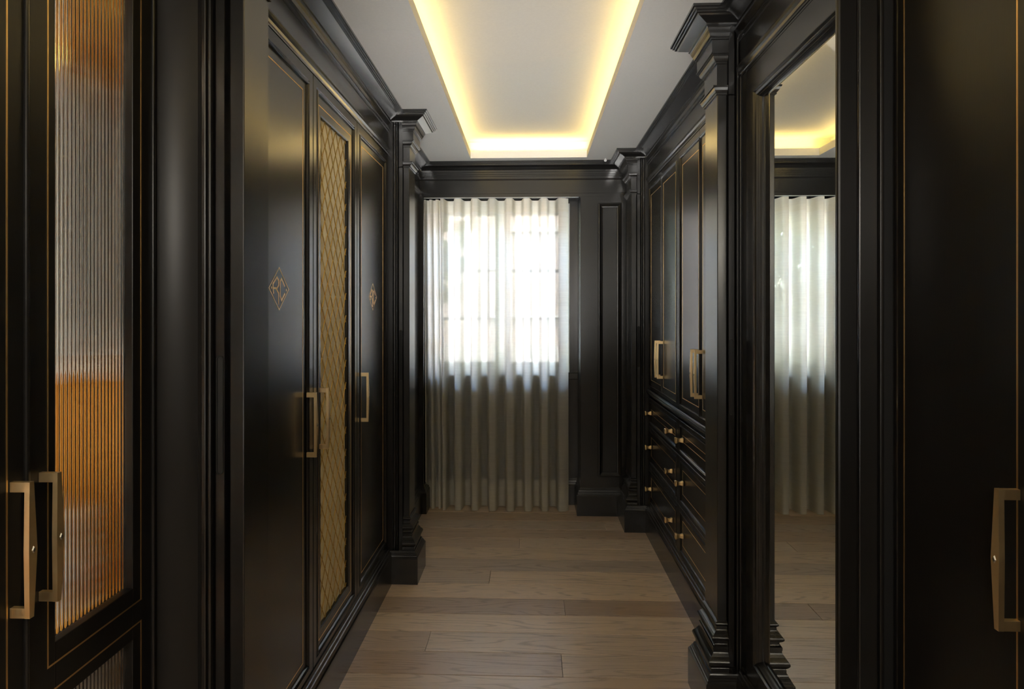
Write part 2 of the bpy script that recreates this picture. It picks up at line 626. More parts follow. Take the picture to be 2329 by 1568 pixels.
# ------------------------------------------------------------------ window
win = struct_empty('window_1', 'white two-casement window behind the ivory curtain')
bm = new_bm()
fy0, fy1 = 5.235, 5.29
VX0, VX1, VZ0, VZ1 = -.760, .268, 1.000, 2.235
rings(bm, VX0, VX1, VZ0, VZ1, [(0, fy1), (0, fy0), (.028, fy0), (.028, fy1)], cap=False)
box(bm, -.245, -.185, fy0 - .004, fy1, VZ0 + .02, VZ1 - .02)
obj('window_frame', bm, M_WHITE, win)
bm = new_bm()
rings(bm, WX0, WX1, WZ0, WZ1, [(.0, 5.139), (.004, 5.134), (.008, 5.139), (WX0 * -1 + VX0, WX1 - VX1, VZ0 - WZ0, WZ1 - VZ1, 5.237)], cap=False)
obj('reveal', bm, M_WHITE, win)
bm = new_bm(); box(bm, WX0 - .02, WX1 + .06, 5.068, 5.20, WZ0 - .045, WZ0 + .004, .004)
obj('window_sill', bm, M_MOULD, win)
for cx0, cx1 in ((-.732, -.245), (-.185, .240)):
    bm = new_bm()
    rings(bm, cx0, cx1, VZ0 + .028, VZ1 - .028, [(0, fy1 - .01), (0, fy0 + .006), (.022, fy0 + .006), (.026, fy0 + .02), (.026, fy1 - .01)], cap=False)
    cs = obj('casement', bm, M_WHITE, win)
    for z in (1.387, 1.757):
        bm = new_bm(); box(bm, cx0 + .022, cx1 - .022, fy0 + .015, fy1 - .015, z - .012, z + .012, .003)
        obj('glazing_bar', bm, M_WHITE, cs)
    for z0, z1 in ((VZ0 + .050, 1.373), (1.401, 1.743), (1.771, VZ1 - .050)):
        bm = new_bm(); box(bm, cx0 + .022, cx1 - .022, fy0 + .030, fy0 + .034, z0, z1)
        obj('pane', bm, M_PANE, cs)

rw = struct_empty('fill_window', 'added white framed window behind the camera, for fill light')  # unseen opening added for soft glints on camera-facing faces
bm = new_bm()
rings(bm, RX0, RX1, RZ0, RZ1, [(0, -2.66), (0, -2.61), (.05, -2.61), (.05, -2.66)], cap=False)
box(bm, (RX0 + RX1) / 2 - .03, (RX0 + RX1) / 2 + .03, -2.66, -2.61, RZ0 + .05, RZ1 - .05)
obj('window_frame', bm, M_WHITE, rw)
for a, c in ((RX0 + .05, (RX0 + RX1) / 2 - .03), ((RX0 + RX1) / 2 + .03, RX1 - .05)):
    bm = new_bm(); box(bm, a, c, -2.640, -2.636, RZ0 + .05, RZ1 - .05)
    obj('pane', bm, M_PANE, rw)
bm = new_bm(); rings(bm, RX0, RX1, RZ0, RZ1, [(0, -2.602)]); obj('dimming_sheet', bm, M_HEM, rw)  # translucent sheet added to dim the rear opening

# ------------------------------------------------------------------ back wall panelling (plane Y = 4.86)
YB = 4.86
RXW = 0.80
trim_back = struct_empty('trim_1', 'black panelled surround around the curtained window')
bm = new_bm()
sweep(bm, [(-.80, YB), (RXW, YB)], BACK_CROWN)
obj('cornice', bm, M_MOULD, trim_back)
bm = new_bm()
box(bm, -.80, RXW, YB + .002, YB + .03, 2.262, 2.5)
box(bm, -.80, RXW, YB + .03, 5.14, 2.30, 2.5)
obj('pelmet', bm, M_MOULD, trim_back)
bm = new_bm()
box(bm, -.83, -.767, YB, YB + .03, 0, 2.262, .002)
box(bm, -.83, -.800, YB + .03, 5.14, 0, 2.30)
obj('jamb', bm, M_MOULD, trim_back)
# right hand fielded panel
bm = new_bm()
x0, x1 = 0.352, 0.80
rings(bm, x0, x1, 0, 2.262, [(0, YB + .28), (0, YB + .002), (.002, YB), (.125, .157, .272, .048, YB),
                             (.128, .160, .275, .051, YB - .006), (.134, .166, .281, .057, YB - .007), (.140, .172, .287, .063, YB - .002),
                             (.150, .182, .297, .073, YB + .006), (.156, .188, .303, .079, YB + .007), (.159, .191, .306, .082, YB + .004)])
obj('wall_panel', bm, M_BLACK, trim_back)
bm = new_bm()
sweep(bm, [(x0 - .0, 5.13), (x0, YB), (x1, YB)], WALL_BASE, )
obj('skirting', bm, M_MOULD, trim_back)
bm = new_bm()
sweep(bm, [(-.80, 4.0), (-.80, YB), (-.767, YB), (-.767, 5.1)], WALL_BASE)
obj('skirting', bm, M_MOULD, trim_back)
bm = new_bm()
sweep(bm, [(-.76, 5.135), (x0, 5.135)], WALL_BASE)
obj('skirting', bm, M_MOULD, trim_back)

# side walls between the far columns and the back wall
bm = new_bm()
box(bm, -1.42, -.80, 3.84, 5.14, 0, 2.5)
struct(obj('trim_2', bm, M_BLACK))
bm = new_bm()
box(bm, .80, 1.42, 4.79, 5.14, 0, 2.5)
struct(obj('trim_3', bm, M_BLACK))
bm = new_bm()
sweep(bm, [(-.798, 3.84), (-.798, YB)], WALL_CROWN)
struct(obj('trim_4', bm, M_CROWN))


# ------------------------------------------------------------------ columns with a sliding leaf in a pocket
def column(idx, y0, y1, mirror, label, dleaf=0.0, door_idx=None, cas=(-.80, -.735), yback=None, wall_x=-.76, door_label=None, convex=False):
    """column on the left hand side with shaft face at x = -.65; mirror: x -> mirror - x"""
    def mx(bm):
        if mirror is not None:
            for v in bm.verts:
                v.co.x = mirror - v.co.x
            bmesh.ops.reverse_faces(bm, faces=bm.faces[:])
    yback = yback or y1 + .055
    t = struct_empty('trim_%d' % idx, label)
    bm = new_bm(); sweep(bm, [(wall_x - .03, y0), (-.65, y0), (-.65, y1), (-.80, y1)], CAP_TOP, mirror)
    obj('crown', bm, M_CROWN, t)
    bm = new_bm(); sweep(bm, [(-.683, y0), (-.65, y0), (-.65, y1), (-.70, y1)], CAP_MID, mirror)
    obj('capital', bm, M_MOULD, t)
    bm = new_bm(); box(bm, -.683, -.65, y0, y1, .16, 2.5, .0025, 2); mx(bm)
    obj('shaft', bm, M_BLACK, t)
    bm = new_bm(); sweep(bm, [(-.683, y0), (-.65, y0), (-.65, y1), (-.70, y1)], BASE_MID, mirror)
    obj('base_moulding', bm, M_MOULD, t, smooth=True, angle=38)
    bm = new_bm(); sweep(bm, [(-.748, y0), (-.65, y0), (-.65, y1), (-.76, y1)], PLINTH, mirror)
    obj('plinth', bm, M_MOULD, t)
    # casing beside the pocket, with its two beads
    d = dleaf
    bm = new_bm()
    if convex:  # face curved to catch a soft highlight from the lights behind
        K = 14
        pr = []
        for i in range(K + 1):
            q = i / K
            x = cas[0] + (cas[1] + d - .012 - cas[0]) * q
            pr.append((x, y0 - .030 + .034 * q * q))
        pr += [(cas[1] + d, pr[-1][1] - .002), (cas[1] + d, y1 + .05), (cas[0], y1 + .05)]
        A = [bm.verts.new((x, y, .17)) for x, y in pr]; B = [bm.verts.new((x, y, 2.47)) for x, y in pr]
        for i in range(len(pr)):
            j = (i + 1) % len(pr)
            bm.faces.new((A[i], A[j], B[j], B[i]))
        bm.faces.new(A); bm.faces.new(B)
        obj('casing', bm, M_SATIN, t, smooth=True, angle=25)
    else:
        box(bm, cas[0], cas[1] + d, y0 - .018, y1 + .05, .17, 2.47, .003, 2); mx(bm)
        obj('casing', bm, M_GRAIN, t)
    bm = new_bm()
    box(bm, cas[1] + d, -.723 + d, y0 - .008, y0 + .03, .17, 2.45, .003, 2)
    box(bm, -.721 + d, -.7135 + d, y0 - .004, y0 + .03, .17, 2.45, .0025, 2)
    mx(bm)
    obj('bead', bm, M_MOULD, t)
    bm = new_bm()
    box(bm, (-1.42 if not convex else -.868), -.7135 + d, y0 + .03, yback, 0, 2.5)  # solid black filler added against light leaks
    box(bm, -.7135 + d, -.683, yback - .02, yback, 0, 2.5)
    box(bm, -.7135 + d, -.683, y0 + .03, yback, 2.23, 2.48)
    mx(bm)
    obj('pocket_filler', bm, M_VOID, t)
    bm = new_bm(); box(bm, -.710 + d, -.6885 + d, y0 + .012, y0 + .035, 2.226, 2.45, .0012); mx(bm)
    obj('pocket_head', bm, M_BLACK, t)
    # the leaf
    bm = new_bm(); box(bm, -.710 + d, -.6885 + d, y0 + .012, yback - .022, .172, 2.222, .0012); mx(bm)
    leaf = struct(obj('door_%d' % door_idx, bm, M_BLACK), door_label)
    bm = new_bm()
    xc = -.6993 + d
    n_ = 8
    for (r, yy, zz) in ((.0068, y0 + .0105, 0), ):
        pass
    def cap(r, y, zp):
        pts = []
        for i in range(n_ + 1):
            a = PI * i / n_
            pts.append((xc + r * math.cos(a), y, 1.338 + zp + r * math.sin(a)))
        for i in range(n_ + 1):
            a = PI + PI * i / n_
            pts.append((xc + r * math.cos(a), y, 1.083 - zp + r * math.sin(a)))
        return [bm.verts.new(p) for p in pts]
    ra = cap(.0085, y0 + .0118, 0); rb = cap(.0078, y0 + .0095, 0); rc = cap(.0060, y0 + .0095, 0); rd = cap(.0055, y0 + .0116, 0)
    for A, B in ((ra, rb), (rb, rc), (rc, rd)):
        for i in range(len(A)):
            j = (i + 1) % len(A)
            bm.faces.new((A[i], A[j], B[j], B[i]))
    bm.faces.new(rd)
    mx(bm)
    obj('finger_pull', bm, M_VOID, leaf)
    return t


MIR = 0.015
column(5, 3.640, 3.810, None, 'far left black column with stepped capital and moulded base', 0.0, 1,
       door_label='black sliding door leaf in the pocket of the far left column')
column(6, 4.540, 4.765, MIR, 'far right black column beside the panelled back wall', 0.0, 2,
       door_label='black sliding door leaf in the pocket of the far right column')
column(7, 2.463, 2.632, MIR, 'near right black column beside the mirror', -0.004, 3, cas=(-.80, -.735),
       door_label='black sliding door leaf in the pocket of the near right column')
column(8, 1.525, 1.671, None, 'near left black column beside the glass-fronted wardrobe', -0.012, 4, cas=(-.872, -.735), wall_x=-.84, convex=True,
       door_label='black sliding door leaf in the pocket of the near left column')

# crowns and skirtings along the two long sides
bm = new_bm(); sweep(bm, [(-.76, 1.70), (-.76, 3.63)], WALL_CROWN); struct(obj('trim_9', bm, M_CROWN), 'black stepped cornice over the left wardrobes')
bm = new_bm(); sweep(bm, [(-.755, 2.65), (-.755, 4.53)], WALL_CROWN, MIR); struct(obj('trim_10', bm, M_MOULD), 'black stepped cornice over the right drawer cabinets')
bm = new_bm(); sweep(bm, [(-.727, 1.49), (-.727, 2.46)], WALL_CROWN, MIR); struct(obj('trim_11', bm, M_MOULD), 'black stepped cornice over the mirror')
bm = new_bm(); sweep(bm, [(-.7605, 1.72), (-.7605, 3.60)], WALL_BASE); struct(obj('baseboard_left', bm, M_MOULD))
bm = new_bm(); sweep(bm, [(-.7575, 2.67), (-.7575, 4.50)], WALL_BASE, MIR); struct(obj('baseboard_right', bm, M_MOULD))
bm = new_bm(); sweep(bm, [(-.7265, 1.49), (-.7265, 2.43)], WALL_BASE, MIR); struct(obj('baseboard_mirror', bm, M_MOULD)); 
bpy.data.objects['baseboard_mirror'].name = 'trim_12'
# near cabinets: head and base
bm = new_bm(); sweep(bm, [(-.84, .60), (-.84, 1.525)], WALL_CROWN); sweep(bm, [(-.84, .60), (-.84, 1.51)], WALL_BASE); struct(obj('trim_13', bm, M_MOULD))
bm = new_bm(); sweep(bm, [(-.742, .80), (-.742, 1.46)], WALL_CROWN, MIR); sweep(bm, [(-.742, .80), (-.742, 1.46)], WALL_BASE, MIR); struct(obj('trim_14', bm, M_MOULD))

# right jamb between the near wardrobe and the mirror (faces the camera at Y = 1.43)
t = struct_empty('trim_15', 'black moulded jamb between the mirror and the near right wardrobe')
YJ = 1.465
bm = new_bm(); box(bm, .6465, .690, YJ, YJ + .017, 0, 2.5, .005, 2); obj('casing', bm, M_GRAIN, t)
bm = new_bm(); box(bm, .692, .7305, YJ + .003, YJ + .017, 0, 2.5, .002, 2); obj('stile', bm, M_BLACK, t)
bm = new_bm(); box(bm, .7305, .7395, YJ - .006, YJ + .017, 0, 2.5, .0025, 2); obj('bead', bm, M_GRAIN, t)
bm = new_bm(); box(bm, .7395, 1.42, YJ + .006, YJ + .03, 0, 2.5); obj('jamb_filler', bm, M_VOID, t)  # black backing added behind the jamb to stop light leaks
# jamb of the opening the photographer stands in, at the right edge
t = struct_empty('trim_16', 'dark grained jamb at the right edge of the picture')
bm = new_bm(); box(bm, .622, 1.42, .720, .800, 0, 2.5, .004, 2); obj('casing', bm, M_GRAIN, t)

# ------------------------------------------------------------------ handles, knobs, inlays
def make_handle():
    """bar pull: local x along the door, -y out of the door, z up; centred on its length"""
    bm = new_bm()
    hl = .110
    for s in (-1, 1):
        z0, z1 = sorted((s * hl, s * (hl - .0165)))
        box(bm, -.0050, .0050, -.0255, 0.0, z0, z1, .0006)
    # bar: hexagonal outline seen from the aisle, kinked in the middle
    prof = [(-hl, .0050), (0, .0095), (hl, .0050)]
    yo0, yo1 = [-.0335, -.0360, -.0335], [-.0250, -.0270, -.0250]
    L = []
    for (z, hw), a, c in zip(prof, yo0, yo1):
        L.append([bm.verts.new(p) for p in ((-hw, a, z), (hw, a, z), (hw, c, z), (-hw, c, z))])
    for i in range(2):
        for j in range(4):
            k = (j + 1) % 4
            bm.faces.new((L[i][j], L[i][k], L[i + 1][k], L[i + 1][j]))
    bm.faces.new(L[0]); bm.faces.new(L[2])
    bmesh.ops.recalc_face_normals(bm, faces=bm.faces[:])
    nb = len(bm.faces)
    # the small lozenge stud on the kink
    c = [bm.verts.new(p) for p in ((-.0040, -.0362, 0), (0, -.0360, .0065), (.0040, -.0362, 0), (0, -.0360, -.0065))]
    c2 = [bm.verts.new(p) for p in ((-.003, -.0380, 0), (0, -.0380, .0045), (.003, -.0380, 0), (0, -.0380, -.0045))]
    for i in range(4):
        f = bm.faces.new((c[i], c[(i + 1) % 4], c2[(i + 1) % 4], c2[i])); f.material_index = 1
    f = bm.faces.new(c2); f.material_index = 1
    return bm


h0 = obj('handle', make_handle(), [M_BRASS, M_STUD])
HANDLE_ME = h0.data
bpy.data.objects.remove(h0)


def handle(parent, x, z):
    o = bpy.data.objects.new('handle', HANDLE_ME)
    COL.objects.link(o)
    o.parent = parent
    o.location = (x, 0, z)
    o['label'] = 'brass bar handle'
    return o


def make_knob():
    """square waisted spool knob standing out along -y"""
    bm = new_bm()
    secs = [(0, .0120), (-.003, .0128), (-.006, .0118), (-.016, .0088), (-.023, .0088), (-.032, .0125), (-.035, .0145), (-.040, .0145), (-.0415, .0130)]
    prev = None
    for y, h in secs:
        c = h * .35
        pts = [(h - c, h), (-(h - c), h), (-h, h - c), (-h, -(h - c)), (-(h - c), -h), (h - c, -h), (h, -(h - c)), (h, h - c)]
        r = [bm.verts.new((a, y, q)) for a, q in pts]
        if prev:
            for i in range(8):
                bm.faces.new((prev[i], prev[(i + 1) % 8], r[(i + 1) % 8], r[i]))
        prev = r
    bm.faces.new(prev)
    return bm


k0_ = obj('knob', make_knob(), M_BRASS)
KNOB_ME = k0_.data
bpy.data.objects.remove(k0_)


def knob(parent, x, z):
    o = bpy.data.objects.new('knob', KNOB_ME)
    COL.objects.link(o)
    o.parent = parent
    o.location = (x, 0, z)
    return o


def inlay(parent, x0, x1, z0, z1, y, w_=.0032):
    bm = new_bm()
    frame_strip(bm, x0, x1, z0, z1, w_, y - .0006, y + .001)
    o = obj('inlay', bm, M_INLAY, parent)
    o['label'] = 'thin brass inlay line'
    return o


def monogram(parent, xc, zc, y):
    bm = new_bm()
    hw, hh = .084, .0665
    U = lambda x, yy: (xc + (x - 422) / 255 * hw, zc - (yy - 775) / 570 * hh)
    y0, y1 = y - .0006, y + .001
    # lozenge outline
    out = [(xc - hw, zc), (xc, zc + hh), (xc + hw, zc), (xc, zc - hh)]
    k = .935
    a = [bm.verts.new((p[0], y0, p[1])) for p in out]
    c = [bm.verts.new((xc + (p[0] - xc) * k, y0, zc + (p[1] - zc) * k)) for p in out]
    for i in range(4):
        bm.faces.new((a[i], a[(i + 1) % 4], c[(i + 1) % 4], c[i]))
    wd = .0058
    stroke(bm, [U(287, 915), U(276, 800), U(272, 665), U(370, 480), U(412, 565), U(412, 680), U(368, 770), U(290, 770)], wd, y0, y1)
    stroke(bm, [U(345, 770), U(408, 895), U(410, 1190)], wd, y0, y1)
    stroke(bm, [U(566, 705), U(484, 500), U(450, 580), U(450, 965), U(487, 1080), U(570, 890)], wd, y0, y1)
    for cx, cy in ((237, 765), (606, 797)):
        q = [bm.verts.new((xx, y0, zz)) for xx, zz in (U(cx - 14, cy), U(cx, cy - 45), U(cx + 14, cy), U(cx, cy + 45))]
        bm.faces.new(q)
    o = obj('monogram', bm, M_INLAY, parent)
    o['label'] = 'brass lozenge with the letters RC'
    return o


def carcass(parent, w_, z0, z1, depth=.55, name='body', y0=.024, hollow=False, material=None):
    bm = new_bm()
    if not hollow:
        box(bm, .001, w_ - .001, y0, depth, z0, z1)
        return obj(name, bm, material or M_VOID, parent)


# ------------------------------------------------------------------ left wardrobes (door plane X = -.76)
ROT_L = PI / 2
ROT_R = -PI / 2
XL = -.76
BEAD = .003


def door_spec(i, y_in=.005):
    return [(.001, .022), (.001, .0018), (.0028, 0), (i - .010, 0), (i - .007, .003), (i - .004, .003), (i - .002, -.002), (i + .003, -.0035),
            (i + .006, -.001), (i + .009, y_in)]


spots = [(1.737, 2.360, 'solid', 'black wardrobe with RC lozenge between near left column and brass lattice door', .56),
         (2.360, 2.962, 'mesh', 'black wardrobe with brass lattice over gold fabric in its door', .055),
         (2.962, 3.605, 'solid2', 'black wardrobe with RC lozenge between lattice door and far left column', .060)]
for (ya, yb, kind, label, hx) in spots:
    W = yb - ya
    root = thing('wardrobe', label, 'wardrobe', (XL, ya, 0), ROT_L, 'tall wardrobes along the left side')
    z0, z1 = .181, 2.279
    bm = new_bm()
    if kind == 'mesh':
        box(bm, .001, W - .001, .055, .55, .18, 2.28)
    else:
        box(bm, .001, W - .001, .024, .55, .18, 2.28)
    obj('body', bm, M_VOID, root)
    bm = new_bm()
    if kind != 'mesh':
        rings(bm, 0.0015, W - .0015, z0, z1, door_spec(.048))
        d = obj('door', bm, M_BLACK, root)
        inlay(d, .093, W - .093, z0 + .082, z1 - .084, .005)
        monogram(d, W / 2, 1.517, .005)
        handle(d, W - .068 if kind == 'solid' else .072, 1.062)
    else:
        ox0, ox1, oz0, oz1 = .103, W - .124, .294, 2.160
        sp = door_spec(.044)
        l_, r_, b_, t_ = ox0 - .0015, (W - .0015) - ox1, oz0 - z0, z1 - oz1
        sp += [(l_ - .004, r_ - .004, b_ - .004, t_ - .004, .005), (l_, r_, b_, t_, .009), (l_, r_, b_, t_, .024)]
        rings(bm, .0015, W - .0015, z0, z1, sp, cap=False)
        d = obj('door', bm, M_BLACK, root)
        inlay(d, .073, W - .083, z0 + .076, z1 - .084, .005)
        handle(d, .072, 1.062)
        # fabric backing
        bm = new_bm()
        nx, nz = 24, 60
        gv = [[bm.verts.new((ox0 - .01 + (ox1 - ox0 + .02) * i / nx, .0195 + .0008 * math.sin(i * 1.9) + .0008 * math.sin(j * .8 + i), oz0 - .01 + (oz1 - oz0 + .02) * j / nz))
               for i in range(nx + 1)] for j in range(nz + 1)]
        for j in range(nz):
            for i in range(nx):
                bm.faces.new((gv[j][i], gv[j][i + 1], gv[j + 1][i + 1], gv[j + 1][i]))
        f = obj('fabric', bm, M_FABRIC, d, smooth=True, angle=180)
        f['label'] = 'gold woven fabric behind the lattice'
        # diamond lattice of flat brass wires with studs on the crossings
        bm = new_bm()
        px_, pz_ = .0705, .0935
        wy0, wy1 = .0132, .0158
        def clipseg(p, q):
            (ax, az), (bx, bz) = p, q
            t0, t1 = 0.0, 1.0
            for (s0, dd, lo, hi) in ((ax, bx - ax, ox0, ox1), (az, bz - az, oz0, oz1)):
                ta, tb = (lo - s0) / dd, (hi - s0) / dd
                if ta > tb: ta, tb = tb, ta
                t0, t1 = max(t0, ta), min(t1, tb)
            if t0 >= t1: return None
            return ((ax + (bx - ax) * t0, az + (bz - az) * t0), (ax + (bx - ax) * t1, az + (bz - az) * t1))
        for k in range(-40, 60):
            xk = ox0 + .012 + k * px_
            for sgn, yo in ((1, 0.0), (-1, .0012)):
                seg = clipseg((xk - sgn * 60 * px_ / 2, oz0 - 30 * pz_ + 15 * pz_), (xk + sgn * 60 * px_ / 2, oz0 + 30 * pz_ + 15 * pz_))
                if not seg: continue
                (ax, az), (bx, bz) = seg
                L = math.hypot(bx - ax, bz - az)
                if L < .01: continue
                nxv, nzv = -(bz - az) / L * .0019, (bx - ax) / L * .0019
                A = [bm.verts.new(p) for p in ((ax + nxv, wy1 + yo, az + nzv), (ax, wy0 + yo, az), (ax - nxv, wy1 + yo, az - nzv))]
                B = [bm.verts.new(p) for p in ((bx + nxv, wy1 + yo, bz + nzv), (bx, wy0 + yo, bz), (bx - nxv, wy1 + yo, bz - nzv))]
                bm.faces.new((A[0], B[0], B[1], A[1])); bm.faces.new((A[1], B[1], B[2], A[2])); bm.faces.new((A[0], A[2], B[2], B[0]))
        j = 0
        zz = oz0 + (0 * pz_)
        for jj in range(0, 42):
            z = oz0 + jj * pz_ / 2
            for i in range(-1, 7):
                x = ox0 + .012 + (i + (.5 if jj % 2 else 0)) * px_
                if ox0 + .004 < x < ox1 - .004 and oz0 + .004 < z < oz1 - .004:
                    bm_r = .0034
                    top = bm.verts.new((x, .0118, z))
                    rg = [bm.verts.new((x + bm_r * math.cos(q * PI / 3), .0138, z + bm_r * math.sin(q * PI / 3))) for q in range(6)]
                    for q in range(6):
                        bm.faces.new((rg[q], rg[(q + 1) % 6], top))
        la = obj('lattice', bm, M_LATTICE, d)
        la['kind'] = 'stuff'
        la['label'] = 'brass diamond lattice with studs'

# ------------------------------------------------------------------ right drawer cabinets (door plane X = .77)
XR = .771
cabs = [(3.606, 4.515, 'black drawer cabinet beside the far right column with brass knobs and handles', 'black drawer cabinet partly hidden behind the near right column'),
        (2.690, 3.606, None, None)]
cab_labels = ['black cabinet with doors over three drawers beside the far right column',
              'black cabinet with doors over three drawers partly hidden by the near right column']
for ci, (ya, yb, _a, _b) in enumerate(cabs):
    W = yb - ya
    root = thing('drawer_cabinet', cab_labels[ci], 'cabinet', (XR, yb, 0), ROT_R, 'drawer cabinets along the right side')
    bm = new_bm()
    box(bm, .0, W, .024, .55, .17, 2.28)
    # face frame: rails between the drawers, stiles at both ends, upstand above the doors
    box(bm, 0, .006, .001, .03, .17, 2.28)
    box(bm, W - .006, W, .001, .03, .17, 2.28)
    obj('body', bm, M_BLACK, root)
    # shelf moulding between doors and drawers
    bm = new_bm()
    pr = [(.0, .938), (.004, .938), (.008, .934), (.010, .926), (.014, .925), (.015, .917), (.011, .912), (.006, .903), (.002, .900), (0, .898)]
    A = [bm.verts.new((.001, -o_, z_)) for o_, z_ in pr]; B = [bm.verts.new((W - .001, -o_, z_)) for o_, z_ in pr]
    for i in range(len(pr) - 1):
        bm.faces.new((A[i], B[i], B[i + 1], A[i + 1]))
    box(bm, .001, W - .001, 0, .03, .898, .938)
    obj('rail_moulding', bm, M_GRAIN, root)
    half = W / 2
    dz0, dz1 = .940, 2.279
    bi = .040
    for side in (0, 1):
        xa, xb = (.006, half - .001) if side == 0 else (half + .001, W - .006)
        bm = new_bm()
        o1 = bi - .006
        def s(l, y):
            # bead on the outer, top and bottom sides only
            return (l, 0.0005 + l * .06, l - (bi - .022) if False else l * .62, l, y) if side == 0 else (0.0005 + l * .06, l, l * .62, l, y)
        rings(bm, xa, xb, dz0, dz1, [s(.0, .022), s(.0005, .0015), s(.002, 0), s(o1 - .004, 0), s(o1 - .001, .003), s(o1 + .001, -.002), s(o1 + .006, -.0035),
                                    s(o1 + .009, -.001), s(o1 + .012, .004)])
        d = obj('door', bm, M_BLACK, root)
        g_out, g_in = .076, .034
        if side == 0:
            inlay(d, xa + g_out, xb - g_in, dz0 + .062, dz1 - .084, .004)
            handle(d, xb - .036, 1.162)
        else:
            inlay(d, xa + g_in, xb - g_out, dz0 + .062, dz1 - .084, .004)
            handle(d, xa + .036, 1.162)
    for (z0, z1, gz0, gz1, kz) in ((.700, .884, .779, .814, .793), (.440, .698, .511, .635, .575), (.181, .438, .248, .376, .308)):
        bm = new_bm()
        i_ = .026
        xa, xb = .006, W - .006
        rings(bm, xa, xb, z0, z1, [(0, .022), (.0005, .0015), (.002, 0), (.036, .036, i_ - .007, i_ - .007, 0), (.039, .039, i_ - .004, i_ - .004, .003),
                                   (.041, .041, i_ - .002, i_ - .002, -.002), (.046, .046, i_ + .003, i_ + .003, -.0035),
                                   (.049, .049, i_ + .006, i_ + .006, -.001), (.052, .052, i_ + .009, i_ + .009, .004)])
        d = obj('drawer', bm, M_BLACK, root)
        inlay(d, xa + .080, xb - .080, gz0, gz1, .004, .0028)
        knob(d, xa + .11, kz); knob(d, xb - .145, kz)

# ------------------------------------------------------------------ mirror wardrobe (door plane X = .77)
XM = .742
ya, yb = 1.500, 2.385
W = yb - ya
root = thing('mirror_wardrobe', 'black framed wardrobe with a tall mirror door on the right side', 'wardrobe', (XM, yb, 0), ROT_R)
bm = new_bm(); box(bm, 0, W, .034, .55, .17, 2.30); obj('body', bm, M_VOID, root)
bm = new_bm()
box(bm, 0, W, 0.002, .03, 2.272, 2.31)
obj('head_rail', bm, M_BLACK, root)
bm = new_bm(); box(bm, -.060, -.001, .006, .06, .14, 2.31, .002); obj('side_stile', bm, M_GRAIN, root)
bm = new_bm()
f0 = .076
fb, ft = .078, .086
zb, zt = .186, 2.270
rings(bm, .002, W - .002, zb, zt, [(0, .03), (.0, .002), (.002, 0)] + [(f0 + q, f0 + q, fb + q, ft + q, y) for q, y in
      ((0, 0), (.002, -.003), (.006, -.004), (.010, .002), (.012, .002), (.014, 0), (.019, .003), (.022, .009), (.024, .009), (.026, .013), (.029, .018), (.030, .0255))], cap=False)
d = obj('door', bm, M_MOULD, root)
bm = new_bm(); box(bm, f0 + .02, W - f0 - .02, .0240, .0285, zb + fb + .02, zt - ft - .02); mo = obj('mirror', bm, M_MIRROR, d)
mo['label'] = 'tall mirror glass'

# ------------------------------------------------------------------ near right wardrobe (door plane X = .74)
ya, yb = .654, 1.456
root = thing('wardrobe', 'black wardrobe with brass inlay lines in front of the mirror, nearest on the right', 'wardrobe', (.757, yb, 0), ROT_R)
bm = new_bm(); box(bm, 0, yb - ya, .024, .55, .17, 2.29); obj('body', bm, M_VOID, root)
for i in range(2):
    xa = .0005 + i * .401
    xb = xa + .400
    bm = new_bm()
    rings(bm, xa, xb, .181, 2.279, [(0, .022), (0, .002), (.002, 0), (.010, 0), (.013, .0025), (.016, 0)])
    d = obj('door', bm, M_GRAIN, root)
    inlay(d, xa + .037, xb - .037, .26, 2.20, 0, .0032)
    if i == 0:
        handle(d, xb - .036, 1.063)

# ------------------------------------------------------------------ near left glass wardrobe (door plane X = -.84)
ya, yb = .726, 1.482
root = thing('glass_wardrobe', 'black wardrobe with reeded glass doors showing white shirts in amber light', 'wardrobe', (-.84, ya, 0), ROT_L)
W = yb - ya
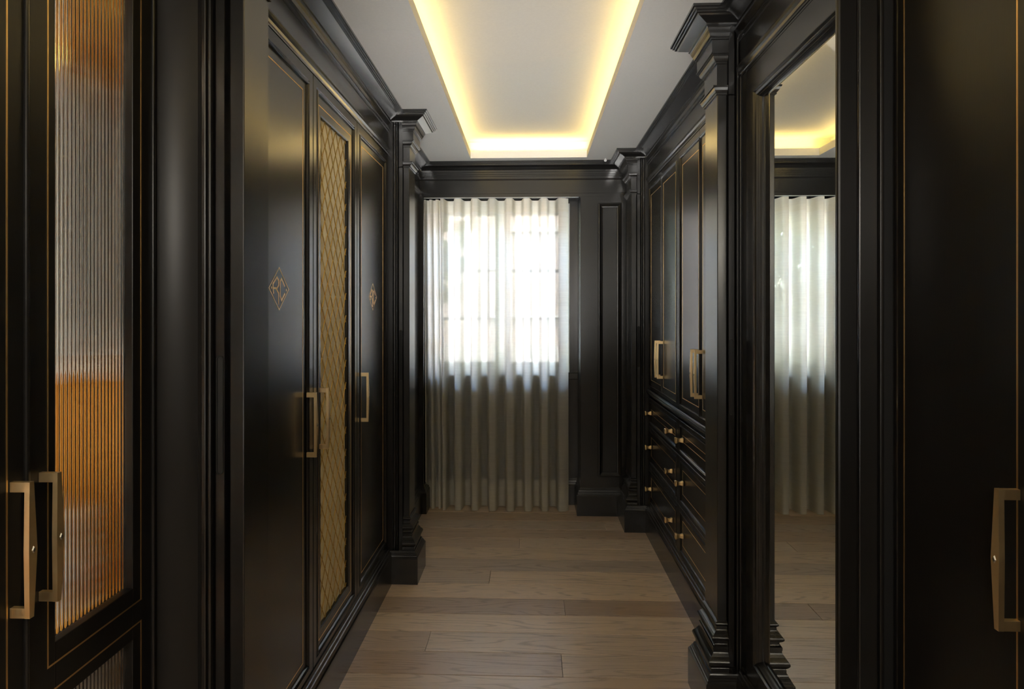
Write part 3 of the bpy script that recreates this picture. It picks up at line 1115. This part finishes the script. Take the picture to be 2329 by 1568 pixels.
# hollow body running on behind the jamb
bm = new_bm()
D = .56
YE = 1.70 - ya - .02
box(bm, -.02, 0, .026, D, .18, 2.28)
box(bm, YE, YE + .018, .026, D, .18, 2.28)
box(bm, W, YE, .026, .045, .18, 2.28)
box(bm, 0, YE, D - .015, D, .18, 2.28)
box(bm, 0, YE, .026, D, .18, .20)
box(bm, 0, YE, .026, D, 2.26, 2.28)
obj('body', bm, M_AMBER, root)
bm = new_bm(); box(bm, 0, YE, .045, D - .015, .798, .822, .002); obj('shelf', bm, M_AMBER, root)
bm = new_bm(); rod(bm, (.0, .29, 2.1075), (YE, .29, 2.1075), .0125, 12); obj('hanging_rail', bm, M_BRASS, root, smooth=True)
bm = new_bm(); box(bm, 0.02, YE - .02, D - .030, D - .018, 2.235, 2.258); obj('lamp_housing', bm, M_BLACK, root)
for i in range(2):
    xa = .0005 + i * .378
    xb = xa + .377
    bm = new_bm()
    # one frame with two glazed openings, built from four stiles and rails with chamfered sight edges
    z0, z1 = .181, 2.279
    oa, ob = xa + .071, xb - .071
    def bar(a, c, e, f):
        box(bm, a, c, 0, .024, e, f, .002, 2)
    bar(xa, oa, z0, z1); bar(ob, xb, z0, z1)
    bar(oa - .001, ob + .001, z0, .29); bar(oa - .001, ob + .001, .753, .863); bar(oa - .001, ob + .001, 2.17, z1)
    d = obj('door', bm, M_GRAIN, root)
    inlay(d, xa + .050, xb - .039, .826, 2.20, 0, .0032)
    inlay(d, xa + .050, xb - .039, .26, .783, 0, .0032)
    handle(d, xb - .030 if i == 0 else xa + .034, 1.063)
    for (e, f) in ((.29, .753), (.863, 2.17)):
        bm = new_bm()
        NR = 22
        x0_, x1_ = oa - .004, ob + .004
        pit = (x1_ - x0_) / NR
        pts = []
        for r in range(NR):
            for q in range(6):
                a = q / 6.0
                pts.append((x0_ + pit * (r + a), .0165 - .0019 * math.sin(PI * a)))
        pts.append((x1_, .0165))
        lo = [bm.verts.new((x, y, e - .004)) for x, y in pts]; hi = [bm.verts.new((x, y, f + .004)) for x, y in pts]
        for k in range(len(pts) - 1):
            bm.faces.new((lo[k], lo[k + 1], hi[k + 1], hi[k]))
        c = [bm.verts.new(p) for p in ((x0_, .0195, e - .004), (x1_, .0195, e - .004), (x1_, .0195, f + .004), (x0_, .0195, f + .004))]
        bm.faces.new((c[0], c[3], c[2], c[1]))
        bm.faces.new([c[0], c[1]] + list(reversed(lo)))
        bm.faces.new([c[2], c[3]] + hi)
        bm.faces.new((lo[0], hi[0], c[3], c[0])); bm.faces.new((lo[-1], c[1], c[2], hi[-1]))
        gl = obj('reeded_pane', bm, M_REED, d, smooth=True, angle=60)
        gl['label'] = 'vertically reeded clear glass'
for i, xx in enumerate((.378, .759)):
    bm = new_bm(); box(bm, xx - .0045, xx + .0045, -.006, .004, .181, 2.279, .003, 3)
    obj('astragal', bm, M_MOULD, root)
# the wardrobe's warm lamps, and two added fills
area('wardrobe_fill_shirts', (-.885, .770, 1.52), (PI / 2, 0, math.radians(24)), .02, 1.30, 5.0, (0.93, 1.0, 0.98))  # added neutral fill for the shirts
area('wardrobe_lamp_back', (-1.345, .765, 1.06), (PI / 2, 0, math.radians(-20)), .02, .42, 1.35, (1.0, .86, .60))
area('wardrobe_lamp_top', (-1.10, .80, 2.20), (math.radians(62), 0, 0), .40, .03, .7, (1.0, .86, .60))
area('wardrobe_fill_towels', (-.872, 1.09, .99), (PI / 2, 0, math.radians(22)), .012, .24, .55, (1.0, .97, .90))  # added fill for the towels, hidden behind the stile
area('wardrobe_lamp_low', (-1.10, .765, .70), (PI / 2, 0, 0), .40, .03, 1.8, (1.0, .90, .72))


# shirts on hangers, hanging face-on along the rail
def make_shirt(seed, length):
    rnd = random.Random(seed)
    bm = new_bm()
    # outline rows: (z below the collar, half width, half depth)
    rows = [(0.0, .055, .018), (.02, .085, .022), (.045, .16, .026), (.07, .205, .03), (.12, .222, .034), (.30, .215, .036), (.45, .213, .034), (length - .02, .217, .032), (length, .218, .031)]
    K = 28
    prev = None
    for ri, (dz, hw, hd) in enumerate(rows):
        ring = []
        for k in range(K):
            a = 2 * PI * k / K
            cx = math.copysign(abs(math.cos(a)) ** .6, math.cos(a)) * hw
            fold = .006 * math.sin(a * 7 + seed) * min(1, dz / .3)
            cy = math.sin(a) * hd + fold
            z = -dz - (.012 * math.cos(2 * a) if ri >= len(rows) - 2 else 0)
            ring.append(bm.verts.new((cx, cy, z)))
        if prev:
            for k in range(K):
                j = (k + 1) % K
                bm.faces.new((prev[k], prev[j], ring[j], ring[k]))
        prev = ring
    # sleeves
    for s in (-1, 1):
        pr = None
        for (dz, x, r) in ((.06, .185, .030), (.16, .212, .040), (.30, .222, .040), (.48, .226, .040), (length - .05, .228, .038)):
            ring = [bm.verts.new((s * (x + r * .55 * math.cos(2 * PI * k / 12)), .030 + r * .7 * math.sin(2 * PI * k / 12), -dz)) for k in range(12)]
            if pr:
                for k in range(12):
                    j = (k + 1) % 12
                    bm.faces.new((pr[k], pr[j], ring[j], ring[k]))
            pr = ring
        bm.faces.new(pr)
    return bm


def make_hanger():
    bm = new_bm()
    rod(bm, (0, 0, 0), (0, 0, .055), .0022, 8)
    pv = Vector((0, 0, .055))
    for i in range(1, 9):
        a = PI * i / 8
        q = Vector((0.018 - .018 * math.cos(a), 0, .055 + .018 * math.sin(a)))
        rod(bm, pv, q, .0022, 8); pv = q
    for s in (-1, 1):
        rod(bm, (0, 0, 0), (s * .15, 0, -.060), .006, 8)
    return bm


shirt_y = [1.30, 1.40, 1.52]
shirt_x = [-1.150, -1.135, -1.120]
slabels = ['white shirt behind the reeded glass, first on the rail', 'white shirt behind the reeded glass, second on the rail', 'white shirt behind the reeded glass, last on the rail']
lens_ = [.700, .680, .715]
for i, y in enumerate(shirt_y):
    s_ = thing('shirt', slabels[i], 'shirt', (shirt_x[i], y, 2.015), math.radians((-4, 3, -2)[i]), 'white shirts in the glass wardrobe')
    sb = make_shirt(i + 1, lens_[i])
    for v in sb.verts:
        v.co.x *= .90
    obj('body', sb, M_COTTON, s_, smooth=True, angle=60)
    bm = new_bm()
    for s in (-1, 1):
        box(bm, min(s * .002, s * .060), max(s * .002, s * .060), -.026, .022, -.02, .012, .006, 2)
    obj('collar', bm, M_COTTON, s_, smooth=True, angle=60)
    h = tag(obj('hanger', make_hanger(), M_STEEL, loc=(shirt_x[i], y, 2.046)), 'steel hanger carrying the %s white shirt' % ('first', 'second', 'last')[i], 'hanger', 'hangers in the glass wardrobe')


def make_towel(w_, d_, h_):
    bm = new_bm()
    K = 10
    prof = []
    # rounded folded edge at the front (+x side), layered look
    for layer in range(2):
        z0 = layer * h_ / 2
        pts = [(-w_ / 2, z0 + .001)]
        for i in range(K + 1):
            a = -PI / 2 + PI * i / K
            pts.append((w_ / 2 - h_ / 4 + h_ / 4 * math.cos(a), z0 + h_ / 4 + (h_ / 4 - .001) * math.sin(a)))
        pts.append((-w_ / 2, z0 + h_ / 2 - .001))
        A = [bm.verts.new((x, -d_ / 2, z)) for x, z in pts]; B = [bm.verts.new((x, d_ / 2, z)) for x, z in pts]
        n_ = len(pts)
        for i in range(n_):
            j = (i + 1) % n_
            bm.faces.new((A[i], A[j], B[j], B[i]))
        bm.faces.new(list(reversed(A))); bm.faces.new(B)
    return bm


tl = ['bottom', 'second', 'third', 'top']
tw = obj('folded_towel', make_towel(.36, .20, .052), M_COTTON, smooth=True, angle=50)
for i in range(4):
    o = tw if i == 0 else tw.copy()
    if i: COL.objects.link(o)
    o.location = (-1.125 + .006 * (i % 2), 1.300 + .004 * ((i * 7) % 3), .8235 + i * .0525)
    o.rotation_euler = (0, 0, math.radians((0, 1.5, -1, 2)[i]))
    tag(o, 'folded white towel, %s of the stack above the middle door rail' % tl[i] + ' behind reeded glass', 'towel', 'folded towels on the upper shelf')
for i in range(4):
    o = tw.copy(); COL.objects.link(o)
    o.location = (-1.07, 1.36 + .004 * ((i * 5) % 3), .53 + i * .0525)
    o.rotation_euler = (0, 0, math.radians((1, -1, 2, 0)[i]))
    tag(o, 'folded white towel, %s of the stack below the middle door rail' % tl[i] + ' behind reeded glass', 'towel', 'folded towels on the lower shelf')
bm = new_bm(); box(bm, 0, YE, .045, D - .015, .505, .5285, .002); obj('shelf', bm, M_AMBER, root)

# ------------------------------------------------------------------ curtain
cur = thing('curtain', 'ivory voile wave-fold curtain hanging over the window', 'curtain', (0, 4.985, 0))
ZT = 2.262
cpts = []
# bunched edge on the left, then even waves
def wave(x0, pitch, nper, amp, k=20, phase=0.0, over=.04):
    r = []
    for i in range(nper * k):
        t = i / k
        th_ = 2 * PI * t + phase
        r.append((x0 + pitch * t + over * pitch * math.sin(2 * th_) * .5, -amp * math.tanh(2.4 * math.cos(th_)) / math.tanh(2.4)))
    return r
c1 = wave(-.778, .046, 3, .022, 16)
c2 = wave(-.775 + .046 * 3 - .018, .125, 7, .062, 22)
last = (c2[0][0] + .125 * 7)
cpts = c1 + [(x, y) for x, y in c2] + [(last, -.062), (last + .03, -.055), (last + .052, -.030)]
def ctr(z):
    t = max(0.0, (ZT - z) / ZT)
    return t
def cmesh(zs, mat_, name, inflate=0.0):
    bm = new_bm()
    rows_ = []
    for z in zs:
        t = ctr(z)
        row = []
        for i, (x, y) in enumerate(cpts):
            xx = -.25 + (x + .25) * (1.0 + .0 * t) + .012 * t * (1 if x < -.6 else .5) * math.sin(i * .05) + (.010 * t if x < -.6 else .006 * t)
            yy = y * (.92 + .16 * t) + .006 * math.sin(x * 9 + z * 2.1) * t
            row.append(bm.verts.new((xx, yy - inflate, z)))
        rows_.append(row)
    for a, c in zip(rows_[:-1], rows_[1:]):
        for i in range(len(cpts) - 1):
            bm.faces.new((a[i], a[i + 1], c[i + 1], c[i]))
    return obj(name, bm, mat_, cur, smooth=True, angle=180)
cmesh([2.165 - (2.165 - .200) * i / 14 for i in range(15)], M_VOILE, 'drape')
cmesh([ZT, 2.23, 2.20, 2.165], M_HEM, 'heading_tape')['label'] = 'denser heading tape at the top'
cmesh([.200, .15, .10, .05, .004], M_HEM, 'hem')['label'] = 'deep doubled hem at the floor'
bm = new_bm(); box(bm, -.80, .345, 4.915, 5.045, 2.283, 2.2995, .002)
box(bm, -.80, .345, 4.920, 4.935, 2.266, 2.283)
trk = obj('curtain_track', bm, M_WHITE)
tag(trk, 'slim white curtain track under the black pelmet', 'curtain track')
# ceiling sensor
bm = new_bm()
bmesh.ops.create_uvsphere(bm, u_segments=16, v_segments=8, radius=.010)
for v in bm.verts: v.co.z *= .9
rod(bm, (0, 0, .004), (0, 0, .0125), .006, 12)
o = obj('ceiling_sensor', bm, M_WHITE, smooth=True, loc=(.515, 4.735, 2.4875))
tag(o, 'tiny white round sensor on the ceiling near the far right column', 'sensor')

# ------------------------------------------------------------------ outside, faint behind the voile
bm = new_bm(); box(bm, -30, 30, 5.5, 60, -3.3, -3.0)
struct(obj('ground', bm, M_GROUND))
house = thing('house', 'pale pink house across the garden seen faintly through the curtain', 'house', (0.6, 10.0, -3.0))
bm = new_bm(); box(bm, -2.2, 6.0, 0, 5, 0, 6.7); obj('wall', bm, M_HOUSE, house)
bm = new_bm(); box(bm, -2.4, 6.2, -.25, 5.2, 6.7, 6.95); box(bm, -2.3, 6.1, -.12, 0, 3.55, 3.95); obj('cornice', bm, M_PALE, house)
for wx in (-1.2, 1.4, 4.0):
    bm = new_bm(); rings(bm, wx, wx + 1.2, 4.3, 5.7, [(0, 0), (0, -.06), (.1, -.06), (.1, .02)]); obj('window', bm, M_PALE, house)
tree = thing('tree', 'leafy green tree beyond the left window casement', 'tree', (-2.1, 7.4, -3.0))
bm = new_bm(); rod(bm, (0, 0, 0), (0.1, 0, 3.6), .16, 10); rod(bm, (.1, 0, 3.4), (.9, .2, 5.0), .08, 8); rod(bm, (.1, 0, 3.4), (-.7, -.1, 5.1), .08, 8)
obj('trunk', bm, M_BARK, tree)
bm = new_bm()
rnd = random.Random(3)
for i in range(1700):
    while True:
        p = Vector((rnd.uniform(-1, 1), rnd.uniform(-1, 1), rnd.uniform(-1, 1)))
        if p.length < 1: break
    p = Vector((p.x * 1.5, p.y * 1.2, p.z * 1.4 + 5.4))
    q = Matrix.Rotation(rnd.uniform(0, 6.3), 3, Vector((rnd.random(), rnd.random(), rnd.random() + .1)).normalized())
    s_ = rnd.uniform(.09, .17)
    vv = [bm.verts.new(p + q @ Vector(c) * s_) for c in ((-1, 0, 0), (0, -.55, .1), (1.2, 0, 0), (0, .55, .1))]
    bm.faces.new(vv)
fo = obj('foliage', bm, M_LEAF, tree)
fo['kind'] = 'stuff'
